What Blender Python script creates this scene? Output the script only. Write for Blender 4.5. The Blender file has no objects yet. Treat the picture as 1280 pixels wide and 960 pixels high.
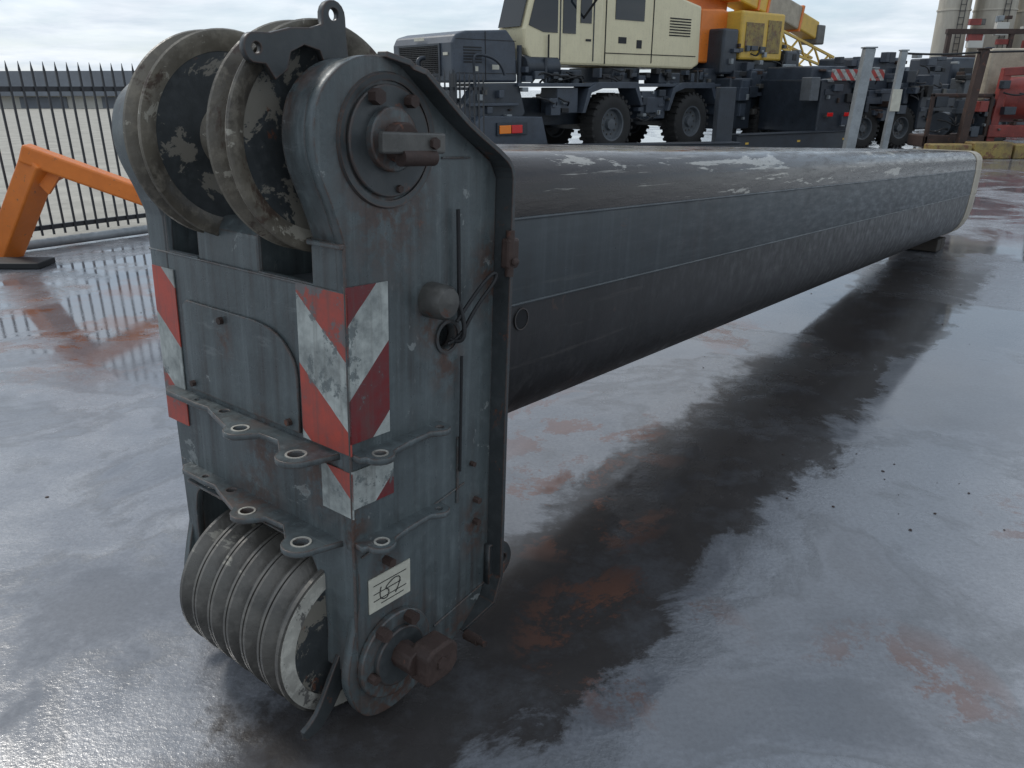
import bpy, bmesh, math, random
from mathutils import Matrix, Vector
random.seed(7)
sc=bpy.context.scene
R=math.radians
# ------------------------------------------------------------ materials
def newmat(name):
    m=bpy.data.materials.new(name); m.use_nodes=True
    nt=m.node_tree; nt.nodes.clear()
    o=nt.nodes.new('ShaderNodeOutputMaterial'); b=nt.nodes.new('ShaderNodeBsdfPrincipled')
    nt.links.new(b.outputs[0],o.inputs[0])
    return m,nt,b
class NB:
    def __init__(s,nt): s.nt=nt; s.n=nt.nodes; s.l=nt.links
    def set(s,inp,v):
        if hasattr(v,'is_output') : s.l.new(v,inp)
        else:
            if isinstance(v,(tuple,list)) and len(v)==3 and inp.type=='RGBA': v=(*v,1)
            inp.default_value=v
    def coord(s,kind='Object',scale=(1,1,1),loc=(0,0,0)):
        t=s.n.new('ShaderNodeTexCoord'); mp=s.n.new('ShaderNodeMapping')
        s.l.new(t.outputs[kind],mp.inputs[0]); mp.inputs['Scale'].default_value=scale; mp.inputs['Location'].default_value=loc
        return mp.outputs[0]
    def noise(s,vec,scale,detail=5,rough=.6,dist=0):
        t=s.n.new('ShaderNodeTexNoise'); s.l.new(vec,t.inputs['Vector'])
        t.inputs['Scale'].default_value=scale;t.inputs['Detail'].default_value=detail
        t.inputs['Roughness'].default_value=rough;t.inputs['Distortion'].default_value=dist
        return t.outputs['Fac']
    def ramp(s,v,a,b,lo=0.,hi=1.):
        t=s.n.new('ShaderNodeMapRange'); t.inputs[1].default_value=a;t.inputs[2].default_value=b
        t.inputs[3].default_value=lo;t.inputs[4].default_value=hi; s.set(t.inputs[0],v); t.clamp=True
        return t.outputs[0]
    def mix(s,f,a,b):
        t=s.n.new('ShaderNodeMix'); t.data_type='RGBA'
        s.set(t.inputs[0],f); s.set(t.inputs[6],a); s.set(t.inputs[7],b); return t.outputs[2]
    def math(s,op,a,b=0.,c=0.):
        t=s.n.new('ShaderNodeMath'); t.operation=op; s.set(t.inputs[0],a); s.set(t.inputs[1],b); s.set(t.inputs[2],c); return t.outputs[0]
    def bump(s,h,st,dist=.01):
        t=s.n.new('ShaderNodeBump'); t.inputs['Strength'].default_value=st;t.inputs['Distance'].default_value=dist
        s.l.new(h,t.inputs['Height']); return t.outputs[0]
    def sep(s,v):
        t=s.n.new('ShaderNodeSeparateXYZ'); s.l.new(v,t.inputs[0]); return t.outputs
    def near(s,v,p,rad,inner=.2):
        t=s.n.new('ShaderNodeVectorMath'); t.operation='DISTANCE'; s.l.new(v,t.inputs[0]); t.inputs[1].default_value=p
        return s.ramp(t.outputs['Value'],rad,rad*inner)
    def edge(s,rad=.006):
        bv=s.n.new('ShaderNodeBevel'); bv.samples=2; bv.inputs['Radius'].default_value=rad
        g=s.n.new('ShaderNodeNewGeometry'); d=s.n.new('ShaderNodeVectorMath'); d.operation='DOT_PRODUCT'
        s.l.new(bv.outputs[0],d.inputs[0]); s.l.new(g.outputs['Normal'],d.inputs[1]); return d.outputs['Value']

def paint(name,col,rough=.45,metal=0.,sc_=1.,dirt=.5,rust=.0,edge=0.,rustcol=(.09,.035,.02),streak=(1,1,1),bump=.15,chip=0.,chipcol=(.5,.5,.47),dark=None,drip=0.,scratch=0.,chipsc=9,scr_dir=(30,1,30),halos=(),simple=False):
    m,nt,b=newmat(name); N=NB(nt)
    v=N.coord('Object',streak); v0=N.coord('Object')
    n1=N.noise(v,3*sc_,4,.65); n2=N.noise(v,22*sc_,4,.7)
    dk=dark or tuple(c*.35 for c in col)
    c=N.mix(N.ramp(n1,.35,.68,0,dirt),col,dk)
    c=N.mix(N.ramp(n2,.5,.75,0,dirt*.6),c,tuple(min(1,x*1.5+.02) for x in col))
    if simple:
        N.set(b.inputs['Base Color'],c); b.inputs['Roughness'].default_value=rough; b.inputs['Metallic'].default_value=metal
        return m
    n3=N.noise(v0,90*sc_,2,.6)
    if drip>0:
        nd=N.noise(N.coord('Object',(34,34,1.6)),1,4,.6)
        c=N.mix(N.math('MULTIPLY',N.ramp(nd,.52,.72,0,drip),N.ramp(n1,.3,.6)),c,(.035,.03,.028))
        c=N.mix(N.ramp(nd,.46,.30,0,drip*.45),c,tuple(x*1.7+.02 for x in col))
    if chip>0:
        n5=N.noise(v,chipsc,6,.72,.4)
        c=N.mix(N.ramp(n5,.67-chip*.1,.69-chip*.1,0,.85),c,chipcol)
    if scratch>0:
        ns=N.noise(N.coord('Object',scr_dir),1,5,.75)
        c=N.mix(N.ramp(ns,.60,.68,0,scratch),c,chipcol)
    if rust>0:
        n4=N.noise(v,7*sc_,6,.75,.3)
        c=N.mix(N.ramp(n4,.72-rust*.25,.78-rust*.25,0,.9),c,N.mix(n3,rustcol,tuple(x*2.2 for x in rustcol)))
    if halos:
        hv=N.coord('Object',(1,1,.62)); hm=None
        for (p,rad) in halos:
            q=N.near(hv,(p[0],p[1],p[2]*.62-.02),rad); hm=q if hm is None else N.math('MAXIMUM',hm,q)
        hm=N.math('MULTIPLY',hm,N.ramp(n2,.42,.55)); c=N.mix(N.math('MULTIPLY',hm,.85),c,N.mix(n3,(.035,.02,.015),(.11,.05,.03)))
    if edge>0:
        e=N.edge(edge); e=N.ramp(e,.985,.88,0,1); e=N.math('MULTIPLY',e,N.ramp(n2,.38,.50,0,1))
        c=N.mix(e,c,N.mix(n3,(.025,.016,.012),(.13,.06,.035)))
    N.set(b.inputs['Base Color'],c)
    N.set(b.inputs['Roughness'],N.ramp(n2,.3,.75,max(.05,rough-.15),min(1,rough+.2)))
    b.inputs['Metallic'].default_value=metal
    h=N.math('ADD',N.math('MULTIPLY',n3,.35),n2)
    N.set(b.inputs['Normal'],N.bump(h,bump,.004))
    return m
GREY=(.092,.109,.112)
M={}
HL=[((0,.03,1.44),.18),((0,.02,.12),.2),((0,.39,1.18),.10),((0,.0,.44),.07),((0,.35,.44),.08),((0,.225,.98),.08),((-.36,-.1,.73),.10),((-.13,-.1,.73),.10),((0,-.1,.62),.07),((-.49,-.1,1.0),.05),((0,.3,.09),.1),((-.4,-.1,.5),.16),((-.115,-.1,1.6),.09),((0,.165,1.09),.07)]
M['grey']=paint('boom_grey_paint',GREY,.38,dirt=.6,rust=.22,edge=.009,chip=.25,chipcol=(.21,.225,.22),drip=.8,bump=.3,halos=HL,scratch=.3,scr_dir=(4,50,16))
M['greyd']=paint('boom_dark_grey',(.050,.056,.058),.42,dirt=.6,rust=.5,edge=.008)
M['web']=paint('boom_web_paint',(.052,.061,.066),.42,dirt=.6,streak=(1,.3,1.4),bump=.06,drip=.5,dark=(.022,.023,.024),scratch=.25,chipcol=(.13,.13,.125),scr_dir=(20,.8,20),rust=.1)
M['worn']=paint('boom_worn_steel',(.040,.031,.028),.22,metal=.35,dirt=.75,streak=(1,.22,2.2),rust=.25,chip=.8,chipcol=(.38,.36,.32),bump=.3,scratch=.8,chipsc=5,dark=(.012,.010,.010),scr_dir=(34,1.1,34))
M['wornlow']=paint('boom_lower_steel',(.027,.025,.026),.45,metal=.1,dirt=.8,streak=(1,.8,.6),rust=.3,bump=.12,drip=.35,dark=(.010,.009,.009),scratch=.35,chipcol=(.085,.075,.07),scr_dir=(26,1.0,26),rustcol=(.045,.028,.022))
M['rust']=paint('rusty_steel',(.055,.032,.025),.7,dirt=.7,rust=.5,bump=.6)
M['steel']=paint('bare_steel',(.13,.125,.115),.45,metal=.4,dirt=.8,rust=.5,bump=.3)
M['rim']=paint('sheave_rim_nylon',(.20,.175,.135),.42,dirt=1.,rust=.5,chip=.6,chipcol=(.38,.35,.29),bump=.5,dark=(.05,.042,.034),rustcol=(.04,.024,.017))
M['sheave']=paint('sheave_web_paint',(.045,.05,.052),.45,dirt=.5,sc_=1.6,chip=1.35,chipcol=(.22,.20,.165),chipsc=6,rust=.35)
M['sheaveL']=paint('lower_sheave_steel',(.14,.13,.115),.36,metal=.25,dirt=1.,streak=(.3,1,1),bump=.4,rust=.15,dark=(.010,.010,.010),chip=.5,chipcol=(.30,.28,.235),chipsc=5)
M['white']=paint('white_plastic',(.5,.48,.42),.5,dirt=1.,chip=.9,chipcol=(.08,.075,.07),dark=(.12,.11,.1),chipsc=6)
M['black']=paint('black_rubber',(.012,.012,.013),.6,simple=True,dirt=.3)
M['dark']=paint('dark_void',(.006,.006,.007),.8,simple=True,dirt=.1)
M['cream']=paint('cream_paint',(.72,.64,.42),.35,dirt=.15,dark=(.4,.34,.22),bump=.05,drip=.12)
M['creamend']=paint('beige_collar',(.42,.36,.27),.5,dirt=.5)
M['orange']=paint('orange_paint',(.75,.2,.025),.42,dirt=.35,rust=.12,dark=(.42,.1,.02),chip=.3,chipcol=(.22,.11,.07))
M['yellow']=paint('yellow_paint',(.66,.42,.06),.42,dirt=.4,dark=(.35,.22,.05))
M['yelld']=paint('weathered_yellow_paint',(.30,.22,.06),.6,dirt=.8,rust=.75,dark=(.10,.07,.05))
M['navy']=paint('carrier_dark_paint',(.03,.038,.05),.4,dirt=.6,rust=.05,dark=(.012,.014,.017))
M['navy2']=paint('carrier_panel_paint',(.055,.068,.088),.4,dirt=.5,dark=(.02,.022,.028))
M['tyre']=paint('tyre_rubber',(.022,.021,.02),.8,dirt=.4,simple=True)
M['hub']=paint('wheel_hub',(.1,.11,.12),.5,dirt=.5,simple=True)
M['fence']=paint('fence_steel',(.03,.032,.036),.5,dirt=.3,simple=True)
M['galv']=paint('galvanised_post',(.30,.32,.33),.45,metal=.3,dirt=.5)
M['silo']=paint('silo_paint',(.5,.46,.38),.6,dirt=.5,streak=(1,1,.2),sc_=.25,dark=(.2,.16,.12),rust=.15)
M['redm']=paint('red_machine_paint',(.26,.045,.035),.5,dirt=.7,rust=.2)
M['roof']=paint('grey_roof',(.17,.185,.21),.6,dirt=.3,sc_=.2,simple=True)
M['wall']=paint('warehouse_wall',(.55,.53,.48),.7,dirt=.2,sc_=.2,simple=True)
M['wood']=paint('timber',(.04,.032,.025),.8,dirt=.7,streak=(.3,1,1))
M['label']=paint('label_paper',(.55,.53,.44),.5,dirt=.4,sc_=3,dark=(.3,.28,.23))
def plain(name,col,rough,**k):
    m,nt,b=newmat(name); b.inputs['Base Color'].default_value=(*col,1); b.inputs['Roughness'].default_value=rough
    for kk,v in k.items(): b.inputs[kk.replace('_',' ')].default_value=v
    return m
M['glass']=plain('cab_glass',(.015,.02,.025),.04)
M['lampr']=plain('lamp_red',(.6,.01,.01),.2)
M['lampo']=plain('lamp_orange',(.85,.22,.01),.2)
def stripes(name,ax,az,off,per,red=(.42,.028,.02),fade=1.):
    m,nt,b=newmat(name); N=NB(nt); v=N.coord('Object'); s=N.sep(v)
    k=ax[0]
    t=N.math('ADD',N.math('MULTIPLY',s[k],ax[1]),N.math('MULTIPLY',s[2],az))
    n=N.noise(v,14,6,.7); n2=N.noise(v,5,7,.78)
    t=N.math('ADD',t,N.math('MULTIPLY',N.math('SUBTRACT',n,.5),.006))
    t=N.math('FRACT',N.math('DIVIDE',N.math('SUBTRACT',t,off),per))
    f=N.math('GREATER_THAN',t,.5)
    wh=N.mix(N.ramp(n,.38,.66),(.44,.46,.43),(.20,.215,.205))
    c=N.mix(f,wh,N.mix(N.ramp(n2,.4,.62),red,tuple(x*.55+.03 for x in red)))
    c=N.mix(N.ramp(n2,.57,.60,0,.85),c,(.12,.14,.14))
    nd=N.noise(N.coord('Object',(40,40,2)),1,4,.6)
    c=N.mix(N.ramp(nd,.5,.75,0,.6),c,(.09,.08,.07))
    N.set(b.inputs['Base Color'],c); b.inputs['Roughness'].default_value=.45
    N.set(b.inputs['Normal'],N.bump(n,.2,.003)); return m
M['strF']=stripes('warning_stripes_front',(0,.8),1,.834,.34,red=(.46,.07,.045))
M['strS']=stripes('warning_stripes_side',(1,-1.),1,1.02,.35,red=(.17,.012,.014))
M['strB']=stripes('warning_board_red_white',(0,1.),1,0,.3)
M['strY']=stripes('hazard_stripes_orange',(0,1.),1,0,.3,red=(.7,.2,.02))

# ------------------------------------------------------------ geometry helpers
def empty(name,mat=None,loc=None,rz=0):
    e=bpy.data.objects.new(name,None); sc.collection.objects.link(e)
    e.matrix_world=mat if mat else Matrix.Translation(loc or (0,0,0))@Matrix.Rotation(rz,4,'Z')
    return e
def finish(name,bm,mat,parent,smooth=False,bevel=0.,seg=2):
    bmesh.ops.recalc_face_normals(bm,faces=bm.faces)
    me=bpy.data.meshes.new(name); bm.to_mesh(me); bm.free()
    o=bpy.data.objects.new(name,me); sc.collection.objects.link(o)
    me.materials.append(M[mat] if isinstance(mat,str) else mat)
    if smooth:
        for p in me.polygons: p.use_smooth=True
        me.set_sharp_from_angle(angle=R(35))
    if parent: o.parent=parent
    if bevel>0:
        md=o.modifiers.new('bevel','BEVEL'); md.width=bevel; md.segments=seg; md.limit_method='ANGLE'; md.angle_limit=R(40)
    return o
def addbox(bm,x0,x1,y0,y1,z0,z1,mat=None):
    r=bmesh.ops.create_cube(bm,size=1)
    for v in r['verts']:
        v.co=Vector(((x0+x1)/2+v.co.x*(x1-x0),(y0+y1)/2+v.co.y*(y1-y0),(z0+z1)/2+v.co.z*(z1-z0)))
        if mat: v.co=mat@v.co
def box(name,x0,x1,y0,y1,z0,z1,mat,parent,bevel=.004):
    bm=bmesh.new(); addbox(bm,x0,x1,y0,y1,z0,z1); return finish(name,bm,mat,parent,bevel=bevel)
def boxes(name,lst,mat,parent,bevel=.004):
    bm=bmesh.new()
    for b in lst: addbox(bm,*b)
    return finish(name,bm,mat,parent,bevel=bevel)
AX={'x':lambda p,q,w:(w,p,q),'y':lambda p,q,w:(p,w,q),'z':lambda p,q,w:(p,q,w)}
def prism(name,pts,axis,lo,hi,mat,parent,bevel=.003,smooth=False):
    bm=bmesh.new(); f=AX[axis]
    a=[bm.verts.new(f(p,q,lo)) for p,q in pts]; b=[bm.verts.new(f(p,q,hi)) for p,q in pts]
    bm.faces.new(a); bm.faces.new(b[::-1]); n=len(pts)
    for i in range(n): bm.faces.new((a[i],a[(i+1)%n],b[(i+1)%n],b[i]))
    return finish(name,bm,mat,parent,bevel=bevel,smooth=smooth)
def circ(cx,cy,r,n=24): return [(cx+r*math.cos(2*math.pi*i/n),cy+r*math.sin(2*math.pi*i/n)) for i in range(n)]
def cr(pts,n=6):
    out=[]
    P=[pts[0]]+list(pts)+[pts[-1]]
    for i in range(1,len(P)-2):
        p0,p1,p2,p3=P[i-1],P[i],P[i+1],P[i+2]
        for k in range(n):
            t=k/n
            out.append(tuple(.5*((2*p1[j])+(-p0[j]+p2[j])*t+(2*p0[j]-5*p1[j]+4*p2[j]-p3[j])*t*t+(-p0[j]+3*p1[j]-3*p2[j]+p3[j])*t**3) for j in (0,1)))
    out.append(tuple(pts[-1])); return out
def plate(name,out,holes,axis,lo,hi,mat,parent,bev=.0015):
    cu=bpy.data.curves.new(name,'CURVE'); cu.dimensions='2D'; cu.fill_mode='BOTH'; cu.extrude=abs(hi-lo)/2-bev; cu.bevel_depth=bev; cu.bevel_resolution=0
    for pl in [out]+holes:
        s=cu.splines.new('POLY'); s.points.add(len(pl)-1); s.use_cyclic_u=True
        for i,(x,y) in enumerate(pl): s.points[i].co=(x,y,0,1)
    t=bpy.data.objects.new('tmp',cu); sc.collection.objects.link(t)
    dg=bpy.context.evaluated_depsgraph_get(); me=bpy.data.meshes.new_from_object(t.evaluated_get(dg))
    bpy.data.objects.remove(t); bpy.data.curves.remove(cu)
    bm=bmesh.new(); bm.from_mesh(me); bpy.data.meshes.remove(me)
    bmesh.ops.remove_doubles(bm,verts=bm.verts,dist=1e-5)
    f=AX[axis]; w=(lo+hi)/2
    for v in bm.verts: v.co=Vector(f(v.co.x,v.co.y,v.co.z+w))
    return finish(name,bm,mat,parent)
def addcyl(bm,p0,p1,r0,r1=None,n=24):
    p0=Vector(p0);p1=Vector(p1);d=p1-p0
    m=Matrix.Translation((p0+p1)/2)@d.to_track_quat('Z','Y').to_matrix().to_4x4()
    bmesh.ops.create_cone(bm,cap_ends=True,segments=n,radius1=r0,radius2=r0 if r1 is None else r1,depth=d.length,matrix=m)
def cyl(name,p0,p1,r,mat,parent,r1=None,n=24,bevel=0):
    bm=bmesh.new(); addcyl(bm,p0,p1,r,r1,n); return finish(name,bm,mat,parent,smooth=True,bevel=bevel)
def cyls(name,lst,mat,parent,n=12):
    bm=bmesh.new()
    for l in lst: addcyl(bm,l[0],l[1],l[2],n=n)
    return finish(name,bm,mat,parent,smooth=True)
def lathe(name,prof,axis,c,mat,parent,n=72,closed=True):
    bm=bmesh.new(); rings=[]
    for w,r in prof:
        ring=[]
        for i in range(n):
            t=2*math.pi*i/n; p,q=c[0]+r*math.cos(t),c[1]+r*math.sin(t)
            ring.append(bm.verts.new(AX[axis](p,q,w)))
        rings.append(ring)
    m=len(rings)
    for j in range(m if closed else m-1):
        A=rings[j];B=rings[(j+1)%m]
        for i in range(n): bm.faces.new((A[i],A[(i+1)%n],B[(i+1)%n],B[i]))
    return finish(name,bm,mat,parent,smooth=True)
def tube(name,pts,r,mat,parent,cyc=False):
    cu=bpy.data.curves.new(name,'CURVE'); cu.dimensions='3D'; cu.bevel_depth=r; cu.bevel_resolution=3; cu.use_fill_caps=True
    s=cu.splines.new('NURBS'); s.points.add(len(pts)-1); s.order_u=3; s.use_endpoint_u=True
    for i,p in enumerate(pts): s.points[i].co=(*p,1)
    t=bpy.data.objects.new('tmp',cu); sc.collection.objects.link(t)
    dg=bpy.context.evaluated_depsgraph_get(); me=bpy.data.meshes.new_from_object(t.evaluated_get(dg))
    bpy.data.objects.remove(t); bpy.data.curves.remove(cu)
    me.name=name; me.materials.clear(); me.materials.append(M[mat])
    for p in me.polygons: p.use_smooth=True
    o=bpy.data.objects.new(name,me); sc.collection.objects.link(o); o.parent=parent; return o
def bar(bm,p0,p1,w,h):
    p0=Vector(p0);p1=Vector(p1);d=p1-p0
    m=Matrix.Translation((p0+p1)/2)@d.to_track_quat('Y','Z').to_matrix().to_4x4()
    addbox(bm,-w/2,w/2,-d.length/2,d.length/2,-h/2,h/2,m)
def bars(name,lst,mat,parent,bevel=.004):
    bm=bmesh.new()
    for l in lst: bar(bm,*l)
    return finish(name,bm,mat,parent,bevel=bevel)
def clutter(name,parent,x0,x1,y,z0,z1,n,smin=.08,smax=.4,mats=('navy','navy2','steel','black','navy2','galv','rust')):
    by={}
    for i in range(n):
        mt=random.choice(mats); sx=random.uniform(smin,smax); sz=random.uniform(smin,smax*.8)
        if mt in('galv','steel','rust'): sx*=.5; sz*=.5
        x=random.uniform(x0,x1-sx); z=random.uniform(z0,max(z0,z1-sz)); d=random.uniform(.02,.14)
        by.setdefault(mt,[]).append((x,x+sx,y-d,y+.1+.003*i,z,z+sz))
    for mt,l in by.items(): boxes(name+'_'+mt,l,mt,parent,.012)
    for i in range(max(2,n//8)):
        x=random.uniform(x0,x1-.5); z=random.uniform(z0+.1,z1); w=random.uniform(.2,.7)
        tube(name+'_hose_%d'%i,[(x,y,z),(x+w*.3,y-.15,z-random.uniform(0,.2)),(x+w*.7,y-.17,z-random.uniform(-.1,.25)),(x+w,y,z-random.uniform(-.1,.2))],.02,'black',parent)

# ------------------------------------------------------------ BOOM
a=Vector((.6194,.7829,-.0584)).normalized(); r=Vector((.784,-.6203,0)).normalized(); U=r.cross(a).normalized()
MB=Matrix(((r.x,a.x,U.x,-.343),(r.y,a.y,U.y,1.662),(r.z,a.z,U.z,.04),(0,0,0,1)))
B=empty('telescopic_crane_boom',MB)
top=cr([(-.10,1.28),(-.125,1.35),(-.158,1.43),(-.167,1.50),(-.15,1.57),(-.105,1.62),(-.05,1.648),(.01,1.655),(.07,1.642),(.13,1.60)],5)
low=cr([(.30,.085),(.19,.035),(.12,.005),(.06,-.01),(0,-.012),(-.06,.005),(-.10,.045),(-.125,.11),(-.13,.17),(-.115,.25),(-.09,.36),(-.088,.46),(-.10,.54)],4)
side=top+[(.24,1.52),(.38,1.44),(.405,1.40),(.41,.73),(.415,.24),(.385,.16)]+low
plate('right_side_plate',side,[circ(.225,1.01,.036)],'x',-.03,0,'grey',B)
cyl('cable_hole_dark',(-.06,.225,1.01),(-.032,.225,1.01),.05,'dark',B)
lathe('cable_hole_ring',[(0,.036),(.006,.036),(.006,.045),(0,.045)],'x',(.225,1.01),'greyd',B)
wall=[(-.10,1.12)]+top+[(.24,1.52),(.38,1.44),(.38,1.12)]
wi=[(y*.985+.001,z-.003) for y,z in wall]
prism('right_cheek',wi,'x',-.115,-.0302,'grey',B,bevel=.006,smooth=True)
prism('left_cheek',[(y,z-.02) for y,z in wall],'x',-.84,-.745,'grey',B,bevel=.006,smooth=True)
prism('left_side_plate',[(y,z) for y,z in side if z<1.2],'x',-.79,-.765,'grey',B)
fr=[(-.845,1.27),(-.835,1.12),(-.80,.75),(-.775,.13),(-.735,.11),(-.735,.38)]+cr([(-.735,.38),(-.72,.44),(-.68,.475),(-.58,.49)],4)[1:]+cr([(-.34,.49),(-.24,.48),(-.17,.44),(-.13,.35),(-.12,.25),(-.13,.14)],4)+[(-.003,.14),(-.003,1.275),(-.115,1.275),(-.115,1.17),(-.325,1.17),(-.325,1.165),(-.60,1.165),(-.60,1.17),(-.745,1.17),(-.745,1.27)]
plate('front_plate',fr,[],'y',-.098,-.078,'grey',B)
prism('centre_block',[(-.094,1.10),(-.094,1.255),(-.06,1.285),(.12,1.285),(.12,1.10)],'x',-.60,-.325,'grey',B,bevel=.008)
box('body_core',-.764,-.032,-.076,.42,.52,1.15,'greyd',B)
boxes('arch_inner_sides',[(-.745,-.737,-.077,.2,.1,.52),(-.118,-.11,-.077,.2,.1,.52)],'grey',B)
boxes('cheek_front_ledge',[(-.118,.001,-.112,-.099,1.262,1.274)],'grey',B,.003)
boxes('rear_collar',[(-.82,-.03,.36,.405,.62,1.44)],'grey',B)
fl=[(.02,1.658)]+cr([(.07,1.645),(.13,1.602),(.24,1.525),(.385,1.445),(.412,1.40)],4)+[(.413,.73),(.418,.23),(.388,.155),(.30,.08)]
bm=bmesh.new(); rows=[]
for i,(y,z) in enumerate(fl):
    p=Vector((y,z)); d=(Vector(fl[min(i+1,len(fl)-1)])-Vector(fl[max(i-1,0)])).normalized(); n=Vector((-d.y,d.x))
    q=p-n*.004; s=p+n*.009
    w=(.055 if 2<i<len(fl)-1 else .03) if 0<i<len(fl)-1 else .01
    rows.append([bm.verts.new((-.02,q.x,q.y)),bm.verts.new((w,q.x,q.y)),bm.verts.new((w,s.x,s.y)),bm.verts.new((-.02,s.x,s.y))])
for A,C in zip(rows[:-1],rows[1:]):
    for k in range(4): bm.faces.new((A[k],A[(k+1)%4],C[(k+1)%4],C[k]))
bm.faces.new(rows[0]); bm.faces.new(rows[-1])
finish('side_flange',bm,'greyd',B,bevel=.002)
hp=[(-.68,.79),(-.185,.79)]+cr([(-.185,.93),(-.195,.97),(-.23,1.01),(-.28,1.035),(-.35,1.045)],4)+[(-.66,1.045),(-.68,1.03)]
plate('hatch_panel',hp,[],'y',-.107,-.099,'grey',B)
cyls('hatch_bolts',[((-.49,-.118,1.02),(-.49,-.105,1.02),.010),((-.22,-.118,.81),(-.22,-.105,.81),.010),((-.655,-.118,.81),(-.655,-.105,.81),.009)],'rust',B,6)
boxes('warning_plate_front_right',[(-.175,.004,-.1025,-.0995,.78,1.165)],'strF',B,0)
boxes('warning_plate_side',[(.001,.004,-.1025,.02,.81,1.18)],'strS',B,0)
boxes('warning_plate_front_left',[(-.832,-.72,-.1025,-.0995,.66,1.12)],'strF',B,0)
boxes('warning_plate_small',[(-.11,.004,-.1025,-.0995,.615,.735)],'strF',B,0)
boxes('warning_plate_small_side',[(.001,.004,-.1025,.03,.64,.74)],'strS',B,0)
def ear(pts_c,rad,a0,a1,n=8): return [(pts_c[0]+rad*math.cos(R(a0+(a1-a0)*i/n)),pts_c[1]+rad*math.sin(R(a0+(a1-a0)*i/n))) for i in range(n+1)]
def lugplate(name,z,xl,yr,mat='grey'):
    out=[(xl,-.08),(xl,-.12),(xl+.03,-.14),(-.60,-.14)]
    out+=[(-.55,-.135),(-.50,-.15)]+ear((-.35,-.165),.042,200,330)+[(-.29,-.15),(-.22,-.145)]
    out+=ear((-.115,-.17),.048,195,345)+[(-.055,-.13),(-.04,-.08)]
    holes=[circ(-.62,-.122,.010),circ(-.49,-.122,.014),circ(-.35,-.165,.019),circ(-.115,-.17,.021)]
    plate(name,out,holes,'z',z-.008,z+.008,mat,B)
    z2=z+.012
    o2=[(-.02,-.095),(.03,-.10)]+ear((.042,-.05),.036,-100,70)+[(.05,.0),(.04,.05),(.034,yr-.07)]+ear((.028,yr-.03),.028,-30,100)+[(.0,yr),(-.02,yr)]
    plate(name+'_side',o2,[circ(.045,-.05,.015),circ(.030,yr-.03,.011)],'z',z2-.008,z2+.008,mat,B)
    for i,(cx,cy,rr_,zz_) in enumerate([(-.35,-.165,.023,z),(-.115,-.17,.026,z),(.045,-.05,.020,z2)]):
        lathe(name+'_bush_%d'%i,[(zz_+.008,rr_-.005),(zz_+.010,rr_-.005),(zz_+.010,rr_),(zz_+.008,rr_)],'z',(cx,cy),'white',B,n=24)
lugplate('upper_lug_plate',.765,-.785,.2)
lugplate('lower_lug_plate',.53,-.74,.2)
prism('arch_shelf',[(-.098,.50),(-.135,.498),(-.138,.506),(-.098,.516)],'x',-.70,-.16,'grey',B)
cyls('weld_beads',[((.002,.18,.16),(.002,.405,.20),.003),((.002,-.08,.50),(.002,.3,.57),.003),((.003,.27,.72),(.003,.27,.52),.004),((-.84,-.099,1.165),(0,-.099,1.165),.003),((.001,.20,1.45),(.001,.30,1.45),.003),((-.002,-.1,.14),(-.002,-.1,1.27),.004)],'grey',B,8)
# upper sheaves
Zs=1.48; Ys=-.02; Rs=.25
def sheave(name,x,w=.08,zo=0):
    h=w/2; c=(Ys,Zs+zo)
    prof=[(x-h,Rs-.003),(x-h*.88,Rs),(x-h*.74,Rs-.002),(x-.010,Rs-.045),(x+.010,Rs-.045),(x+h*.74,Rs-.002),(x+h*.88,Rs),(x+h,Rs-.003),(x+h,Rs-.018),(x+h*.5,Rs-.05),(x-h*.5,Rs-.05),(x-h,Rs-.018)]
    lathe(name+'_rim',prof,'x',c,'rim',B,n=96)
    lathe(name+'_web',[(x-.006,.06),(x-.018,Rs-.045),(x+.018,Rs-.045),(x+.006,.06)],'x',c,'sheave',B)
    lathe(name+'_hub',[(x-h,.03),(x-h,.06),(x-.006,.085),(x+.006,.085),(x+h*1.0,.06),(x+h*1.0,.03)],'x',c,'rim',B)
sheave('top_sheave_0',-.182); sheave('top_sheave_1',-.53,zo=-.005)
cyl('top_axle',(-.84,Ys,Zs),(-.02,Ys,Zs),.045,'rim',B)
lathe('spacer',[(-.488,.04),(-.488,.058),(-.455,.058),(-.455,.05),(-.26,.05),(-.26,.058),(-.225,.058),(-.225,.04)],'x',(Ys,Zs),'rim',B)
yb,zb=.03,1.485
lathe('upper_boss_ring',[(0,.125),(.006,.125),(.008,.14),(0,.143)],'x',(yb,zb),'greyd',B)
cyl('upper_boss',(0,yb,zb),(.012,yb,zb),.118,'greyd',B,bevel=.003,n=48)
cyl('upper_boss_inner',(.0,yb-.005,zb+.005),(.03,yb-.005,zb+.005),.068,'grey',B,bevel=.004,n=48)
cyl('upper_pin',(.0,yb,zb),(.06,yb,zb),.042,'rust',B,bevel=.004)
box('keeper_plate',.06,.08,-.055,.13,zb-.022,zb+.022,'steel',B,.005)
cyl('keeper_rod',(.07,.0,zb-.03),(.07,.1,zb-.03),.018,'rust',B)
cyls('boss_bolts',[((.01,yb-.05,zb+.09),(.035,yb-.05,zb+.09),.017),((.01,yb+.05,zb+.085),(.035,yb+.05,zb+.085),.014),((.079,.09,zb),(.09,.09,zb),.013),((.0,yb+.02,zb-.1),(.02,yb+.02,zb-.1),.009)],'rust',B,6)
tl=[(-.165,1.60),(-.185,1.628)]+ear((-.205,1.655),.028,250,90)+[(-.17,1.685),(-.12,1.70),(-.07,1.705),(-.04,1.715)]+ear((-.01,1.735),.03,170,0)+[(.022,1.69),(.03,1.63),(-.035,1.63),(-.05,1.665),(-.09,1.672),(-.125,1.655),(-.135,1.62)]
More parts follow.
